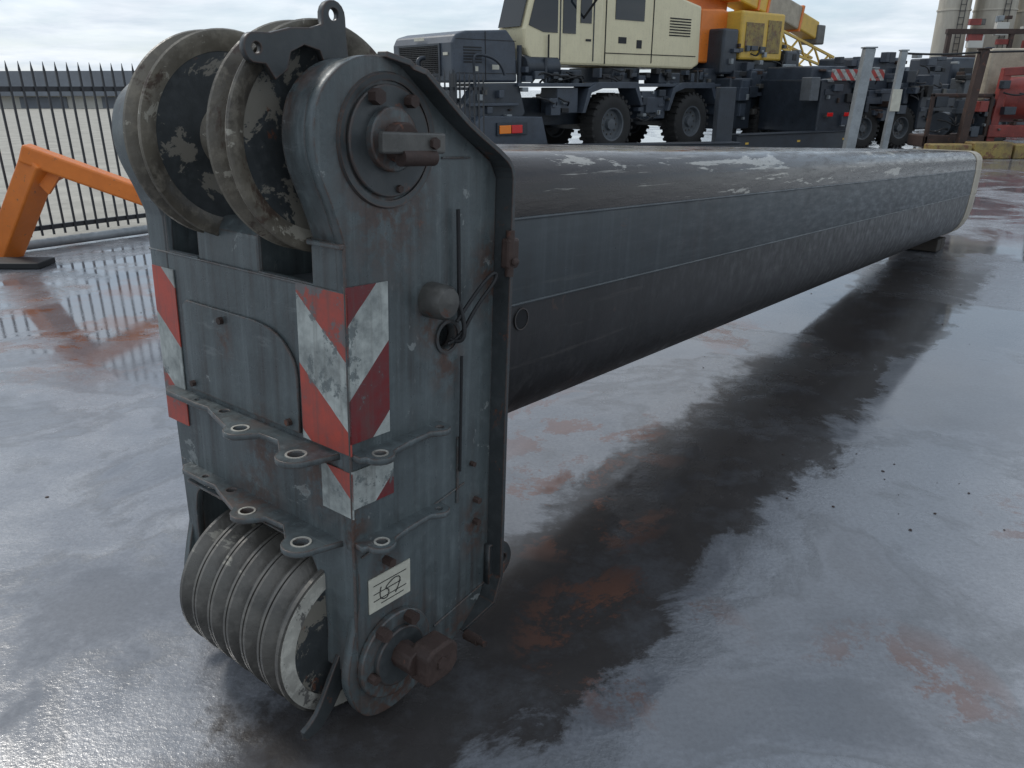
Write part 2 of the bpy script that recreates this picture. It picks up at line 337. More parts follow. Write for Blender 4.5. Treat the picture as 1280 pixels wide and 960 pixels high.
plate('sheave_guard_bracket',tl,[circ(-.205,1.655,.012),circ(-.01,1.738,.014)],'x',-.1345,-.1175,'greyd',B)
lathe('rubber_stop',[(0,.0001),(0,.045),(.05,.043),(.062,.036),(.068,.0001)],'x',(.165,1.115),'steel',B,n=32)
cyls('vertical_rod',[((.015,.245,1.33),(.015,.255,1.05),.005),((.012,.27,.95),(.012,.27,.62),.004)],'black',B,8)
tube('hose_loop',[(.02,.24,1.05),(.03,.3,1.12),(.04,.36,1.17),(.045,.37,1.15),(.03,.3,1.08),(.02,.25,1.0),(.0,.23,.99)],.005,'black',B)
tube('hose_loop_2',[(.015,.25,1.1),(.03,.26,1.05),(.035,.25,.99),(.0,.24,1.0)],.006,'black',B)
boxes('latch',[(.03,.06,.395,.44,1.17,1.25),(.06,.075,.40,.425,1.18,1.20)],'rust',B,.008)
cyls('latch_pin',[((.05,.41,1.15),(.05,.41,1.27),.012)],'rust',B)
boxes('label_plate',[(.001,.004,-.06,.085,.325,.425)],'label',B,0)
boxes('label_text',[(.004,.005,-.045,.07,.40,.402),(.004,.005,-.045,.05,.375,.377),(.004,.005,-.045,.07,.355,.357),(.004,.005,-.02,.06,.34,.342)],'black',B,0)
tube('label_marker',[(.0055,-.02,.39),(.0055,-.03,.36),(.0055,.0,.345),(.0055,.01,.37),(.0055,-.01,.38),(.0055,.03,.40),(.0055,.055,.385),(.0055,.03,.35)],.0012,'black',B)
yl,zl=.02,.17
cyl('lower_boss',(0,yl,zl),(.02,yl,zl),.125,'grey',B,bevel=.004,n=48)
cyl('lower_boss_inner',(0,yl,zl),(.035,yl,zl),.085,'greyd',B,bevel=.004,n=48)
cyl('lower_pin_shaft',(.02,yl,zl+.01),(.10,yl,zl+.01),.038,'rust',B,bevel=.004,n=8)
prism('lower_pin_head',[(.01,zl-.045),(.01,zl+.04),(.03,zl+.06),(.10,zl+.06),(.125,zl+.035),(.125,zl-.02),(.10,zl-.045)],'x',.075,.145,'rust',B,bevel=.008)
cyls('lower_bolts',[((.02,yl-.06,zl+.1),(.05,yl-.06,zl+.1),.018),((.02,yl+.04,zl+.1),(.05,yl+.04,zl+.1),.018),((.02,-.075,zl-.02),(.045,-.075,zl-.02),.013),((.144,.06,zl+.01),(.150,.06,zl+.01),.018),((0,.0,.46),(.03,.0,.46),.012),((0,.35,.50),(.02,.35,.5),.01),((0,.35,.43),(.02,.35,.43),.01),((0,.33,.62),(.015,.33,.62),.008)],'rust',B,6)
plate('rear_lug',[(.40,.20),(.46,.20)]+cr([(.46,.20),(.495,.225),(.505,.265),(.48,.31),(.44,.325)],4)[1:]+[(.40,.33)],[circ(.465,.26,.018)],'x',.0,.022,'greyd',B)
cyls('rear_bottom_bolt',[((.02,.30,.075),(.07,.30,.075),.016),((.02,.30,.075),(.095,.30,.075),.01)],'rust',B)
# lower sheave pack
Yl,Zl,Rl=-.02,.20,.234
W_=.462
prof=[]; x=-.587; ng=6; gw=W_/ng
prof.append((x,.05)); prof.append((x,Rl))
for i in range(ng):
    x0=x+i*gw
    prof+= [(x0+gw*.14,Rl),(x0+gw*.42,Rl-.026),(x0+gw*.58,Rl-.026),(x0+gw*.84,Rl),(x0+gw*.95,Rl),(x0+gw*.97,Rl-.014),(x0+gw,Rl-.014),(x0+gw*1.0+.002,Rl)]
prof=prof[:-3]; prof.append((x+W_,Rl)); prof.append((x+W_,Rl-.05)); prof.append((x+W_-.005,Rl-.055)); prof.append((x+W_-.005,.05))
lathe('lower_sheave_pack',prof,'x',(Yl,Zl),'sheaveL',B,n=96)
lathe('lower_sheave_side_ring',[(x+W_-.004,Rl-.05),(x+W_+.004,Rl-.05),(x+W_+.004,Rl-.008),(x+W_-.004,Rl-.008)],'x',(Yl,Zl),'white',B)
lathe('lower_sheave_side_web',[(x+W_-.004,.05),(x+W_+.001,.05),(x+W_+.001,Rl-.051),(x+W_-.004,Rl-.051)],'x',(Yl,Zl),'sheave',B)
cyl('lower_axle',(-.77,Yl,Zl),(-.03,Yl,Zl),.05,'rust',B)
prism('rope_guard_right',cr([(-.22,-.015),(-.17,-.01),(-.11,.05),(-.07,.13),(-.085,.19)],4)+cr([(-.10,.18),(-.13,.13),(-.18,.045),(-.225,.015)],4),'x',-.09,-.075,'greyd',B)
plate('rope_guard_left',[(-.05,.08),(-.16,.05)]+ear((-.165,.08),.03,250,110)+[(-.05,.14)],[circ(-.165,.08,.012)],'x',-.70,-.685,'greyd',B)
cyls('left_bolts',[((-.82,-.06,.24),(-.77,-.06,.24),.018)],'rust',B,6)
# beam
halfp=[(-.43,1.462),(-.17,1.462),(-.13,1.455),(-.095,1.437),(-.07,1.41),(-.055,1.375),(-.048,1.29),(-.048,1.28)]
webp=[(-.048,1.28),(-.045,1.278),(-.045,1.035),(-.048,1.03)]
lowp=[(-.048,1.03),(-.05,.95),(-.056,.86),(-.072,.77),(-.10,.70),(-.15,.635),(-.22,.595),(-.30,.575),(-.43,.57)]
xm=-.43
def shell(name,prof_,y0,y1,mat,ny=2):
    bm=bmesh.new(); both=[prof_,[(2*xm-x,z) for x,z in prof_]]
    for P in both:
        rows=[[bm.verts.new((x,y0+(y1-y0)*j/ny,z)) for x,z in P] for j in range(ny+1)]
        for A,C in zip(rows[:-1],rows[1:]):
            for k in range(len(P)-1): bm.faces.new((A[k],A[k+1],C[k+1],C[k]))
    bmesh.ops.remove_doubles(bm,verts=bm.verts,dist=1e-5)
    return finish(name,bm,mat,B,smooth=True)
Y1=8.35
shell('beam_top_shell',halfp,.30,Y1,'worn'); shell('beam_web',webp,.30,Y1,'web'); shell('beam_lower_shell',lowp,.30,Y1,'wornlow')
cyls('beam_welds',[((-.046,.4,1.28),(-.046,Y1,1.28),.005),((-.046,.4,1.033),(-.046,Y1,1.033),.005)],'web',B,8)
full=halfp+webp[1:]+lowp[1:]
fullp=full+[(2*xm-x,z) for x,z in full[::-1]][1:-1]
sc_=lambda k:[(xm+(x-xm)*k,1.02+(z-1.02)*k) for x,z in fullp]
prism('beam_end_collar',sc_(1.012),'y',Y1-.02,Y1+.33,'creamend',B,bevel=.02)
prism('beam_inner_section',sc_(.93),'y',Y1+.33,Y1+.42,'greyd',B,bevel=.01)
cyl('beam_hole',(-.062,.60,.985),(-.0462,.60,.985),.030,'dark',B)
lathe('beam_hole_ring',[(-.048,.03),(-.044,.03),(-.044,.034),(-.048,.034)],'x',(.60,.985),'greyd',B,n=32)
T=empty('timber_support_block',MB)
for i in range(2): box('timber_%d'%i,-.65,-.2,8.0+i*.22,8.2+i*.22,.44,.567,'wood',T,.01)

# ------------------------------------------------------------ GROUND
m,nt,b=newmat('wet_concrete'); N=NB(nt)
g=nt.nodes.new('ShaderNodeNewGeometry'); pos=g.outputs['Position']
def mp(scale,loc=(0,0,0),rot=0):
    t=nt.nodes.new('ShaderNodeMapping'); nt.links.new(pos,t.inputs[0]); t.inputs['Scale'].default_value=scale; t.inputs['Location'].default_value=loc; t.inputs['Rotation'].default_value=(0,0,rot); return t.outputs[0]
n1=N.noise(mp((1,1,1)),.55,7,.62,.6); n2=N.noise(mp((1,1,1)),3.2,7,.7); n3=N.noise(mp((1,1,1)),60,3,.7); n4=N.noise(mp((1,1,1),(5,3,0)),1.5,8,.72,.5)
base=N.mix(N.ramp(n2,.3,.7),(.17,.178,.196),(.26,.268,.288))
base=N.mix(N.ramp(n3,.42,.75,0,.5),base,(.09,.09,.096))
base=N.mix(N.ramp(n3,.36,.24,0,.45),base,(.40,.40,.41))
wet=N.ramp(n1,.465,.52)
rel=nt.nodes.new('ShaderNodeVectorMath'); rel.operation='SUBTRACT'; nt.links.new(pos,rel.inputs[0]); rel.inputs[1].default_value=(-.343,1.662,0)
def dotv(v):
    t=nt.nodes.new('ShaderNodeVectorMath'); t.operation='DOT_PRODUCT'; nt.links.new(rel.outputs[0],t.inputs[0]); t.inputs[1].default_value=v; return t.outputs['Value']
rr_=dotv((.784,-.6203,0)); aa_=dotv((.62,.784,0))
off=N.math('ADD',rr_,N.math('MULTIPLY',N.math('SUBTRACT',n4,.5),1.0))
band=N.math('MULTIPLY',N.ramp(off,-.40,-.30),N.ramp(off,.42,.36))  # dark strip along the beam: damp plus its shadow and reflection painted in
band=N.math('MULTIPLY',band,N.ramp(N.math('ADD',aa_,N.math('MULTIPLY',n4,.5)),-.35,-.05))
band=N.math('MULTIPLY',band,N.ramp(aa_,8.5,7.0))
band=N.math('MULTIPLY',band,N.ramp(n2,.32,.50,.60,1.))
# puddle margins: thin darker damp ring
ring=N.math('MULTIPLY',N.ramp(n1,.44,.465),N.ramp(n1,.49,.468))
c=N.mix(N.math('MULTIPLY',wet,.45),base,(.06,.06,.066))
c=N.mix(N.math('MULTIPLY',ring,.45),c,(.07,.07,.072))
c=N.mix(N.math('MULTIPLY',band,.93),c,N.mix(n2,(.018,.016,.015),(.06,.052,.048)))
def spot(x,y,rad): return N.near(pos,(x,y,0),rad,.3)
rs=None
for s in ((-3.3,5.9,1.9),(.2,2.9,.5),(.35,3.6,.6),(.38,2.0,.4),(1.15,1.8,.3),(-5,9,1.5),(1.6,5.2,.5),(-.9,2.9,.2),(2.2,2.6,.35)):
    q=spot(*s); rs=q if rs is None else N.math('MAXIMUM',rs,q)
rm=N.math('ADD',N.math('ADD',n4,N.math('MULTIPLY',N.math('SUBTRACT',n2,.5),.5)),N.math('MULTIPLY',N.math('SUBTRACT',n3,.5),.12))
rs=N.math('MULTIPLY',N.math('POWER',rs,.5),N.ramp(rm,.53,.58))
c=N.mix(N.math('MULTIPLY',rs,.8),c,N.mix(n2,(.07,.03,.022),(.20,.095,.062)))
N.set(b.inputs['Base Color'],c)
ro=N.math('ADD',N.ramp(n2,.3,.7,.17,.33),N.math('MULTIPLY',wet,-.19)); ro=N.math('MAXIMUM',ro,.03)
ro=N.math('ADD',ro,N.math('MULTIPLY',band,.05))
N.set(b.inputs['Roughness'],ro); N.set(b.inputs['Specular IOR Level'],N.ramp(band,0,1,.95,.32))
bs=nt.nodes.new('ShaderNodeBump'); bs.inputs['Distance'].default_value=.004
nt.links.new(N.math('ADD',N.math('MULTIPLY',n3,.7),N.math('MULTIPLY',n2,1.5)),bs.inputs['Height']); N.set(bs.inputs['Strength'],N.ramp(wet,0,1,.45,.04)); nt.links.new(bs.outputs[0],b.inputs['Normal'])
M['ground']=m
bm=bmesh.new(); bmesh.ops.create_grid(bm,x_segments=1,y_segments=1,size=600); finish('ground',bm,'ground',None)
M['gravel']=paint('gravel',(.40,.375,.32),.9,dirt=.5,sc_=.5,simple=True)
bm=bmesh.new(); vs=[bm.verts.new(p) for p in ((-7.2,6.6,.004),(-1.5,13.5,.004),(-4,120,.004),(-150,120,.004),(-150,6.6,.004))]; bm.faces.new(vs); finish('gravel_field',bm,'gravel',None)
bm=bmesh.new()
for i in range(75):
    x=random.uniform(-3,5);y=random.uniform(1.8,9);s=random.uniform(.002,.007)
    if i>55: x=random.gauss(1.5,.25); y=random.gauss(3.0,.3)
    rbb=bmesh.ops.create_icosphere(bm,subdivisions=1,radius=s)
    for v in rbb['verts']: v.co=Vector((v.co.x*random.uniform(.7,1.8)+x,v.co.y*random.uniform(.7,1.6)+y,v.co.z*.5+.002))
finish('ground_debris',bm,'rust',None)

# ------------------------------------------------------------ FENCE
F=empty('steel_bar_fence',Matrix.Translation((-5.22,8.34,0))@Matrix.Rotation(math.atan2(.96,.79),4,'Z'))
bm=bmesh.new(); x=-4.0
while x<7.5:
    addbox(bm,x-.010,x+.010,-.010,.010,.12,1.80)
    addcyl(bm,(x,0,1.80),(x,0,1.89),.014,.002,6); x+=.118
for z in (.2,1.62): addbox(bm,-4.1,7.6,.012,.05,z-.025,z+.025)
for xx in (-3.6,-1.0,1.6,4.2,6.8): addbox(bm,xx-.04,xx+.04,.05,.12,0,1.85)
finish('bars',bm,'fence',F)
cyls('bottom_pipe',[((-4,-.12,.06),(7.5,-.12,.06),.05)],'galv',F)

O=empty('orange_lifting_frame')
bars('near_leg',[((-5.25,7.9,.02),(-4.42,7.5,1.02),.24,.24)],'orange',O,.02)
bars('sloping_arm',[((-4.56,7.47,1.07),(-3.5,7.72,.60),.22,.17)],'orange',O,.02)
bars('far_leg',[((-3.52,7.72,.62),(-3.25,7.8,.04),.16,.16)],'orange',O,.02)
bars('brace',[((-4.62,7.6,.72),(-4.28,7.55,.86),.06,.06)],'orange',O,.01)
prism('gusset',[(-4.6,.9),(-4.25,.88),(-4.42,.68)],'y',7.49,7.53,'orange',O,.005)
boxes('foot_pad',[(-5.1,-4.55,7.3,7.6,.0,.06)],'black',O,.01)

def wheel(name,x,y0,w,rad,z,parent,flip=1):
    y1=y0+w
    lathe(name+'_tyre',[(y0+.02,rad*.55),(y0,rad*.7),(y0+.01,rad*.88),(y0+.06,rad*.97),(y0+w*.5,rad),(y1-.06,rad*.97),(y1-.01,rad*.88),(y1,rad*.7),(y1-.02,rad*.55)],'y',(x,z),'tyre',parent,n=48)
    bm=bmesh.new()
    for i in range(26):
        t=2*math.pi*i/26; mt=Matrix.Translation((x,0,z))@Matrix.Rotation(t,4,'Y')@Matrix.Translation((0,0,rad*.985))
        addbox(bm,-.035,.035,y0+.015,y0+w*.46,-.05,.03,mt)
        mt=Matrix.Translation((x,0,z))@Matrix.Rotation(t+.12,4,'Y')@Matrix.Translation((0,0,rad*.985))
        addbox(bm,-.035,.035,y0+w*.54,y1-.015,-.05,.03,mt)
    finish(name+'_tread',bm,'tyre',parent)
    lathe(name+'_rim',[(y0+.02,rad*.56),(y0+.03,rad*.5),(y0+.14,rad*.46),(y0+.15,rad*.2),(y0+.06,rad*.18),(y0+.05,.001),(y1-.1,.001),(y1-.02,rad*.56)],'y',(x,z),'hub',parent,n=32,closed=False)
    cyls(name+'_nuts',[((x+rad*.33*math.cos(k),y0+.12,z+rad*.33*math.sin(k)),(x+rad*.33*math.cos(k),y0+.16,z+rad*.33*math.sin(k)),.025) for k in [2*math.pi*j/10 for j in range(10)]],'steel',parent,6)

# ------------------------------------------------------------ ROUGH TERRAIN CRANE
ang=math.atan2(.643,.766)
C=empty('rough_terrain_crane',Matrix.Translation((2.61,20.9,0))@Matrix.Rotation(ang,4,'Z'))
for i,(x,y) in enumerate(((0,0),(3.25,0),(0,2.15),(3.25,2.15))): wheel('wheel_%d'%i,x,y,.55,.75,.75,C)
boxes('chassis_frame',[(-4.5,5.2,.75,1.95,.75,1.4),(-4.7,-3.9,.1,2.8,.5,1.05),(4.6,5.4,.1,2.6,.55,1.1),(-.25,.25,.5,2.2,.6,.9),(3.0,3.5,.5,2.2,.6,.9)],'navy',C,.02)
boxes('deck',[(-3.2,5.0,.02,2.7,1.66,1.74),(-4.6,-3.2,.0,.5,1.25,1.31)],'navy2',C,.01)
for i,x in enumerate((0,3.25)):
    prism('fender_%d'%i,[(x-1.15,1.05),(x-1.05,1.05),(x-.85,1.52),(x-.45,1.62),(x+.75,1.62),(x+1.0,1.2),(x+1.1,1.2),(x+.85,1.77),(x-.6,1.77),(x-.95,1.62)],'y',-.03,.6,'navy2',C,.01)
boxes('side_boxes',[(1.15,2.15,.1,.7,.85,1.55),(-1.9,-1.2,.1,.7,1.05,1.64),(1.3,2.0,.05,.1,1.0,1.4),(4.4,5.0,.1,.7,.9,1.6)],'navy2',C,.02)
prism('engine_hood',[(-4.8,1.75),(-4.8,2.55),(-4.7,2.72),(-4.4,2.8),(-3.25,2.86),(-3.0,2.6),(-2.95,1.75)],'y',.35,2.75,'navy2',C,.05)
bm=bmesh.new()
for i in range(14): addbox(bm,-4.83,-4.80,.85,2.4,1.95+i*.04,1.97+i*.04)
for i in range(26): addbox(bm,-4.825,-4.802,.85+i*.06,.862+i*.06,1.93,2.5)
finish('grille',bm,'black',C)
boxes('grille_frame',[(-4.835,-4.80,.78,2.47,2.5,2.55),(-4.835,-4.80,.78,2.47,1.88,1.93),(-4.835,-4.8,.78,.84,1.93,2.5),(-4.835,-4.8,2.41,2.47,1.93,2.5)],'navy',C,.005)
boxes('hood_seams',[(-3.9,-3.88,.343,.352,1.8,2.8),(-4.7,-3.0,.343,.352,2.62,2.635),(-4.7,-3.0,.343,.352,1.93,1.945)],'black',C,0)
boxes('hood_vents',[(-4.5,-4.0,.34,.352,2.15+i*.06,2.18+i*.06) for i in range(6)],'black',C,0)
boxes('hood_labels',[(-4.83,-4.802,.5,.66,2.3,2.36),(-4.2,-4.1,.343,.35,1.98,2.08),(-3.7,-3.5,.343,.35,2.02,2.12),(-4.815,-4.802,1.4,1.8,2.62,2.68)],'label',C,0)
prism('rear_step_plates',[(-4.75,.5),(-4.75,1.2),(-4.3,1.72),(-3.1,1.72),(-2.9,1.1),(-3.4,.5)],'y',.12,.40,'navy',C,.02)
prism('outrigger_box',[(-4.6,.35),(-4.6,.9),(-4.35,1.05),(-2.6,1.0),(-2.4,.35)],'y',-.15,.12,'navy2',C,.02)
boxes('rear_bumper',[(-4.95,-4.75,.1,2.75,.75,1.15)],'navy2',C,.03)
boxes('bumper_details',[(-5.0,-4.95,.5,.9,.85,1.05),(-5.0,-4.95,1.6,2.3,.85,1.05),(-4.97,-4.8,.2,.5,1.2,1.6),(-4.97,-4.8,2.1,2.5,1.2,1.6)],'navy',C,.02)
boxes('lamp_housing',[(-4.0,-3.1,-.2,-.15,.62,.90)],'navy',C,.01)
boxes('lamp_orange_lens',[(-3.95,-3.62,-.23,-.2,.66,.84)],'lampo',C,.01)
boxes('lamp_red_lens',[(-3.6,-3.28,-.23,-.2,.66,.84)],'lampr',C,.01)
cyl('air_cleaner',(-2.75,.45,2.1),(-1.7,.45,2.1),.26,'navy',C,bevel=.03)
cyls('pipes',[((-2.85,.4,1.74),(-2.85,.4,2.55),.06),((-2.2,.2,1.74),(-2.2,.2,2.3),.04),((-1.2,.25,1.74),(-1.2,.25,2.0),.12),((-4.9,.2,1.1),(-4.9,.2,2.0),.03),((2.4,.3,1.74),(2.4,.3,2.1),.1),((3.6,.2,1.74),(3.6,.2,2.1),.03)],'navy',C)
for j in range(4): tube('hose_%d'%j,[(-2.6+j*.25,.25,1.74),(-2.5+j*.3,.12,2.0-j*.05),(-2.0+j*.3,.1,1.9),(-1.5+j*.2,.3,1.75)],.025,'black',C)
tube('handrail',[(-4.3,.2,1.7),(-4.4,.15,2.2),(-4.3,.15,2.35),(-3.6,.15,2.2),(-3.5,.15,1.9)],.03,'navy',C)
tube('tow_bracket',[(-4.9,1.2,1.6),(-5.15,1.2,2.1),(-5.1,1.2,2.25),(-4.95,1.2,2.25)],.05,'navy',C)
boxes('deck_clutter',[(-1.6,-.9,.3,.9,1.74,2.05),(.2,.9,.3,.8,1.74,2.0),(2.0,2.9,.25,.8,1.74,2.02),(3.9,4.5,.2,.8,1.74,2.15)],'navy',C,.03)
clutter('deck_fittings',C,-2.9,4.8,.25,1.74,2.12,34,.06,.3)
clutter('frame_fittings',C,-4.4,-1.2,.1,1.0,1.65,14,.06,.35)
clutter('belly_fittings',C,.9,2.4,.1,.8,1.6,14,.05,.3)
cyl('slew_ring',(1.0,1.35,1.74),(1.0,1.35,2.12),.95,'navy',C)
prism('cab_body',[(-2.6,2.25),(-2.75,2.5),(-2.8,2.9),(-2.4,4.15),(-.2,4.25),(-.2,2.15),(-2.3,2.15)],'y',.30,1.25,'cream',C,.06)
def quad(n,pts,mat): prism(n,pts,'y',.285,.299,mat,C,.0)
quad('cab_window_front',[(-2.66,2.98),(-2.32,4.0),(-1.75,4.05),(-1.75,2.85),(-2.2,2.85)],'glass')
quad('cab_window_door',[(-1.58,2.85),(-1.58,4.05),(-1.15,4.05),(-1.15,2.85)],'glass')
quad('door_seam',[(-1.68,2.25),(-1.68,4.1),(-1.65,4.1),(-1.65,2.25)],'navy')
quad('door_seam_2',[(-.55,2.25),(-.55,4.1),(-.52,4.1),(-.52,2.25)],'navy')
quad('door_handle',[(-.8,2.7),(-.8,2.75),(-.62,2.75),(-.62,2.7)],'black')
quad('door_window_small',[(-1.0,3.1),(-1.0,4.0),(-.62,4.0),(-.62,3.1)],'glass')
prism('windscreen',[(-2.86,2.95),(-2.52,4.02),(-2.49,4.02),(-2.83,2.95)],'y',.38,1.17,'glass',C,0)
prism('house_body',[(-.2,2.15),(-.2,3.7),(.2,4.3),(2.0,4.3),(3.0,3.9),(3.85,3.75),(3.9,2.25),(3.6,2.12)],'y',.42,1.1,'cream',C,.06)
prism('house_window',[(.35,3.25),(.35,4.05),(1.45,4.05),(1.45,3.25)],'y',.405,.419,'glass',C,0)
prism('house_body_far',[(-.2,2.15),(-.2,3.4),(3.85,3.6),(3.9,2.15)],'y',1.8,2.5,'cream',C,.06)
boxes('house_vents',[(2.5,3.4,.408,.42,2.95+i*.07,2.98+i*.07) for i in range(7)]+[(1.8,1.83,.408,.42,2.25,3.8),(.0,.03,.408,.42,2.2,3.8),(.0,3.7,.408,.42,2.45,2.47)],'dark',C,0)
boxes('house_labels',[(.5,.8,.41,.42,2.7,2.85),(1.2,1.4,.41,.42,2.6,2.8)],'black',C,0)
bars('mirror_arm',[((-.9,.3,3.2),(-.9,-.15,3.6),.04,.04),((-.9,-.15,3.6),(-.7,-.2,4.2),.04,.04)],'black',C)
boxes('mirror',[(-1.0,-.7,-.25,-.15,3.85,4.25)],'black',C,.03)
boxes('hand_rails',[(-2.1,-2.07,.22,.25,2.3,2.8)],'black',C,0)
bars('orange_boom',[((-1.5,1.5,4.75),(6.0,1.5,3.9),.75,.8)],'orange',C,.04)
prism('orange_counterweight',[(3.95,2.3),(3.95,3.7),(5.0,3.75),(6.6,3.35),(6.6,2.7),(5.2,2.3)],'y',.5,2.3,'orange',C,.05)
prism('counterweight_hazard',[(6.0,2.8),(6.0,3.45),(6.5,3.35),(6.5,2.75)],'y',.48,.499,'strY',C,0)
boxes('winch',[(4.1,5.6,.8,2.0,1.75,2.3)],'navy',C,.05)
boxes('rear_post',[(4.9,5.3,-.1,.3,.2,2.1)],'navy',C,.02)

def gbeam(name,p,q,w,h,z,mat='navy'):
    e=empty(name); bars('body',[((*p,z+h/2),(*q,z+h/2),w,h)],mat,e,.02)
    d=Vector((q[0]-p[0],q[1]-p[1],0)).normalized(); n=Vector((d.y,-d.x,0))
    L=[]
    for k in (.08,.5,.9):
        c_=Vector((*p,z+h*.6)).lerp(Vector((*q,z+h*.6)),k)+n*(w/2+.003); L.append((c_-d*.06,c_+d*.06,.004,.05))
    bars('labels',L,'yellow',e,0)
    bars('flanges',[((*p,z+h+.012),(*q,z+h+.012),w+.1,.024),((*p,z+.012),(*q,z+.012),w+.1,.024)],mat,e,.003)
    return e
gbeam('steel_box_beam',(.5,17.9),(5.3,19.0),.4,.42,0)
gbeam('steel_box_beam',(5.6,20.6),(9.6,23.0),.4,.5,.0)
gbeam('steel_box_beam',(5.5,19.0),(7.6,19.6),.3,.16,0,'yelld')
e=empty('outrigger_pad'); boxes('pad',[(-.8,.5,17.2,17.9,0,.2),(-.6,.3,17.3,17.8,.2,.42)],'navy',e,.02)
e=empty('steel_post'); boxes('post',[(4.95,5.35,19.6,20.0,0,1.65),(4.85,5.45,19.5,20.1,0,.05)],'navy',e,.02)

# ------------------------------------------------------------ second crane
D=empty('mobile_crane',Matrix.Translation((8.0,25.0,0))@Matrix.Rotation(R(40),4,'Z'))
for i,x in enumerate((-.3,1.4,4.2,5.9)): wheel('wheel_%d'%i,x,0,.5,.6,.6,D)
boxes('carrier',[(-2.2,8,.3,2.4,.7,1.35),(-2.3,-1.2,.0,2.6,.5,1.9),(.3,.9,0,2.5,.6,1.5),(2.2,3.6,0,2.5,.5,1.7)],'navy',D,.04)
boxes('carrier_deck',[(-2.2,7.8,.0,2.6,1.4,1.5)],'navy2',D,.02)
rc=[]
for i in range(46):
    x=random.uniform(-2.2,7.5); z=random.uniform(1.5,2.2); rc.append((x,x+random.uniform(.1,.7),random.uniform(-.02,.6),random.uniform(.7,1.4),1.45,z))
boxes('deck_equipment',rc,'navy2',D,.02)
clutter('carrier_fittings',D,-2.3,7.5,.0,.7,2.1,70,.08,.45)
boxes('upper_house',[(-1.6,.6,.3,2.4,2.4,3.7)],'yellow',D,.06)
boxes('upper_house_panels',[(-1.4,-.5,.28,.299,2.7,3.4),(-.3,.4,.28,.299,2.6,3.5)],'yelld',D,.01)
boxes('upper_house_dark',[(-1.6,.6,.4,2.2,1.9,2.4),(.7,1.5,.2,1.0,2.0,2.7),(-2.4,-1.7,.3,1.8,2.0,3.2)],'navy',D,.06)
clutter('upper_fittings',D,-2.3,1.5,.3,1.9,2.9,24,.08,.4)
bars('boom_base',[((-2.5,1.3,4.75),(.6,1.3,4.15),.8,.85)],'yellow',D,.05)
bars('boom_section',[((.5,1.3,4.17),(2.6,1.3,3.72),.66,.7)],'creamend',D,.05)
bars('boom_tip',[((2.5,1.3,3.72),(3.8,1.3,3.42),.52,.55)],'yellow',D,.05)
bars('boom_ribs',[((-2+k,1.3,4.65-.194*k),(-1.92+k,1.3,4.64-.194*k),.86,.91) for k in range(0,3)]+[((.5,1.3,4.17),(.6,1.3,4.15),.86,.92),((2.5,1.3,3.73),(2.6,1.3,3.71),.72,.78)],'orange',D,.01)
lat=[]
for sgn in (0.7,1.5):
    lat+= [((.6,sgn,3.4),(4.4,sgn,2.6),.07,.07),((.6,sgn,2.9),(4.4,sgn,2.2),.07,.07)]
    for k in range(8): lat.append(((.6+k*.5,sgn,3.4-k*.105 if k%2 else 2.9-k*.09),(1.1+k*.5,sgn,2.8-k*.09 if k%2 else 3.3-k*.105),.05,.05))
bars('lattice_jib',lat,'yellow',D,0)
boxes('head_bits',[(3.7,4.2,1.0,1.6,3.0,3.6)],'steel',D,.04)
boxes('white_boxes',[(1.7,2.0,-.05,.0,1.75,2.1),(2.2,2.5,-.05,.0,1.75,2.1),(2.7,3.1,-.05,0,1.65,2.1),(.2,.9,-.06,0,1.6,2.3)],'galv',D,.02)

E=empty('crane_carrier',Matrix.Translation((9.0,22.6,0))@Matrix.Rotation(R(22),4,'Z'))
for i,x in enumerate((1.1,2.5,5.0,6.6)): wheel('wheel_%d'%i,x,0,.5,.55,.55,E)
boxes('chassis',[(-.6,9,.3,2.4,.6,1.2),(-.7,.4,-.05,2.5,.45,1.85),(3.0,4.4,-.05,2.5,.5,1.6),(7.2,9,-.05,2.5,.5,1.7)],'navy',E,.04)
rc=[]
for i in range(60):
    x=random.uniform(-.6,8.5); rc.append((x,x+random.uniform(.1,.6),random.uniform(-.05,.8),random.uniform(.9,2),1.2,random.uniform(1.4,2.1)))
boxes('equipment',rc,'navy2',E,.02)
boxes('equipment_dark',[(-.6,.9,.5,2.4,1.5,2.2),(1.3,2.8,.6,2.4,1.5,2.45),(5,8.5,.8,2.4,1.5,2.5)],'navy2',E,.05)
clutter('flank_fittings',E,-.6,8.6,-.05,.6,2.1,90,.07,.4)
clutter('upper_fittings',E,-.5,8.4,.45,1.5,2.6,50,.07,.4)
boxes('warning_board',[(-.55,1.3,-.22,-.19,1.82,2.1)],'strB',E,.005)
boxes('grey_boxes',[(-1.1,-.8,-.1,.3,1.3,1.9),(4.6,5.1,-.1,.4,1.3,1.9)],'hub',E,.02)
boxes('tail_lamps',[(-.5,-.3,-.2,-.17,.9,1.0),(.1,.3,-.2,-.17,.9,1.0)],'lampr',E,.01)
G=empty('winch_drum_stack')
cyls('drums',[((11.0+i*.5,20.9,.75+.1*(i%2)),(11.3+i*.5,21.2,.75+.1*(i%2)),.3) for i in range(3)],'navy',G,24)
boxes('rack',[(10.6,12.2,20.7,21.6,.2,.5),(10.6,10.7,20.7,20.8,0,1.5),(12.1,12.2,20.7,20.8,0,1.5),(10.6,12.2,20.7,20.8,1.4,1.5)],'rust',G,.03)
clutter('scrap',G,10.5,12.4,20.8,.1,1.5,26,.06,.35,('rust','navy','steel','galv','navy2','redm'))
K=empty('yellow_concrete_barrier')
boxes('blocks',[(10.3+i*1.0,11.25+i*1.0,19.6,20.1,0,.34+.05*(i%2)) for i in range(5)],'yelld',K,.03)
Q=empty('red_machine_frame')
cyls('drum',[((12.75,21.4,1.35),(14.2,20.9,1.35),.55)],'redm',Q,32)
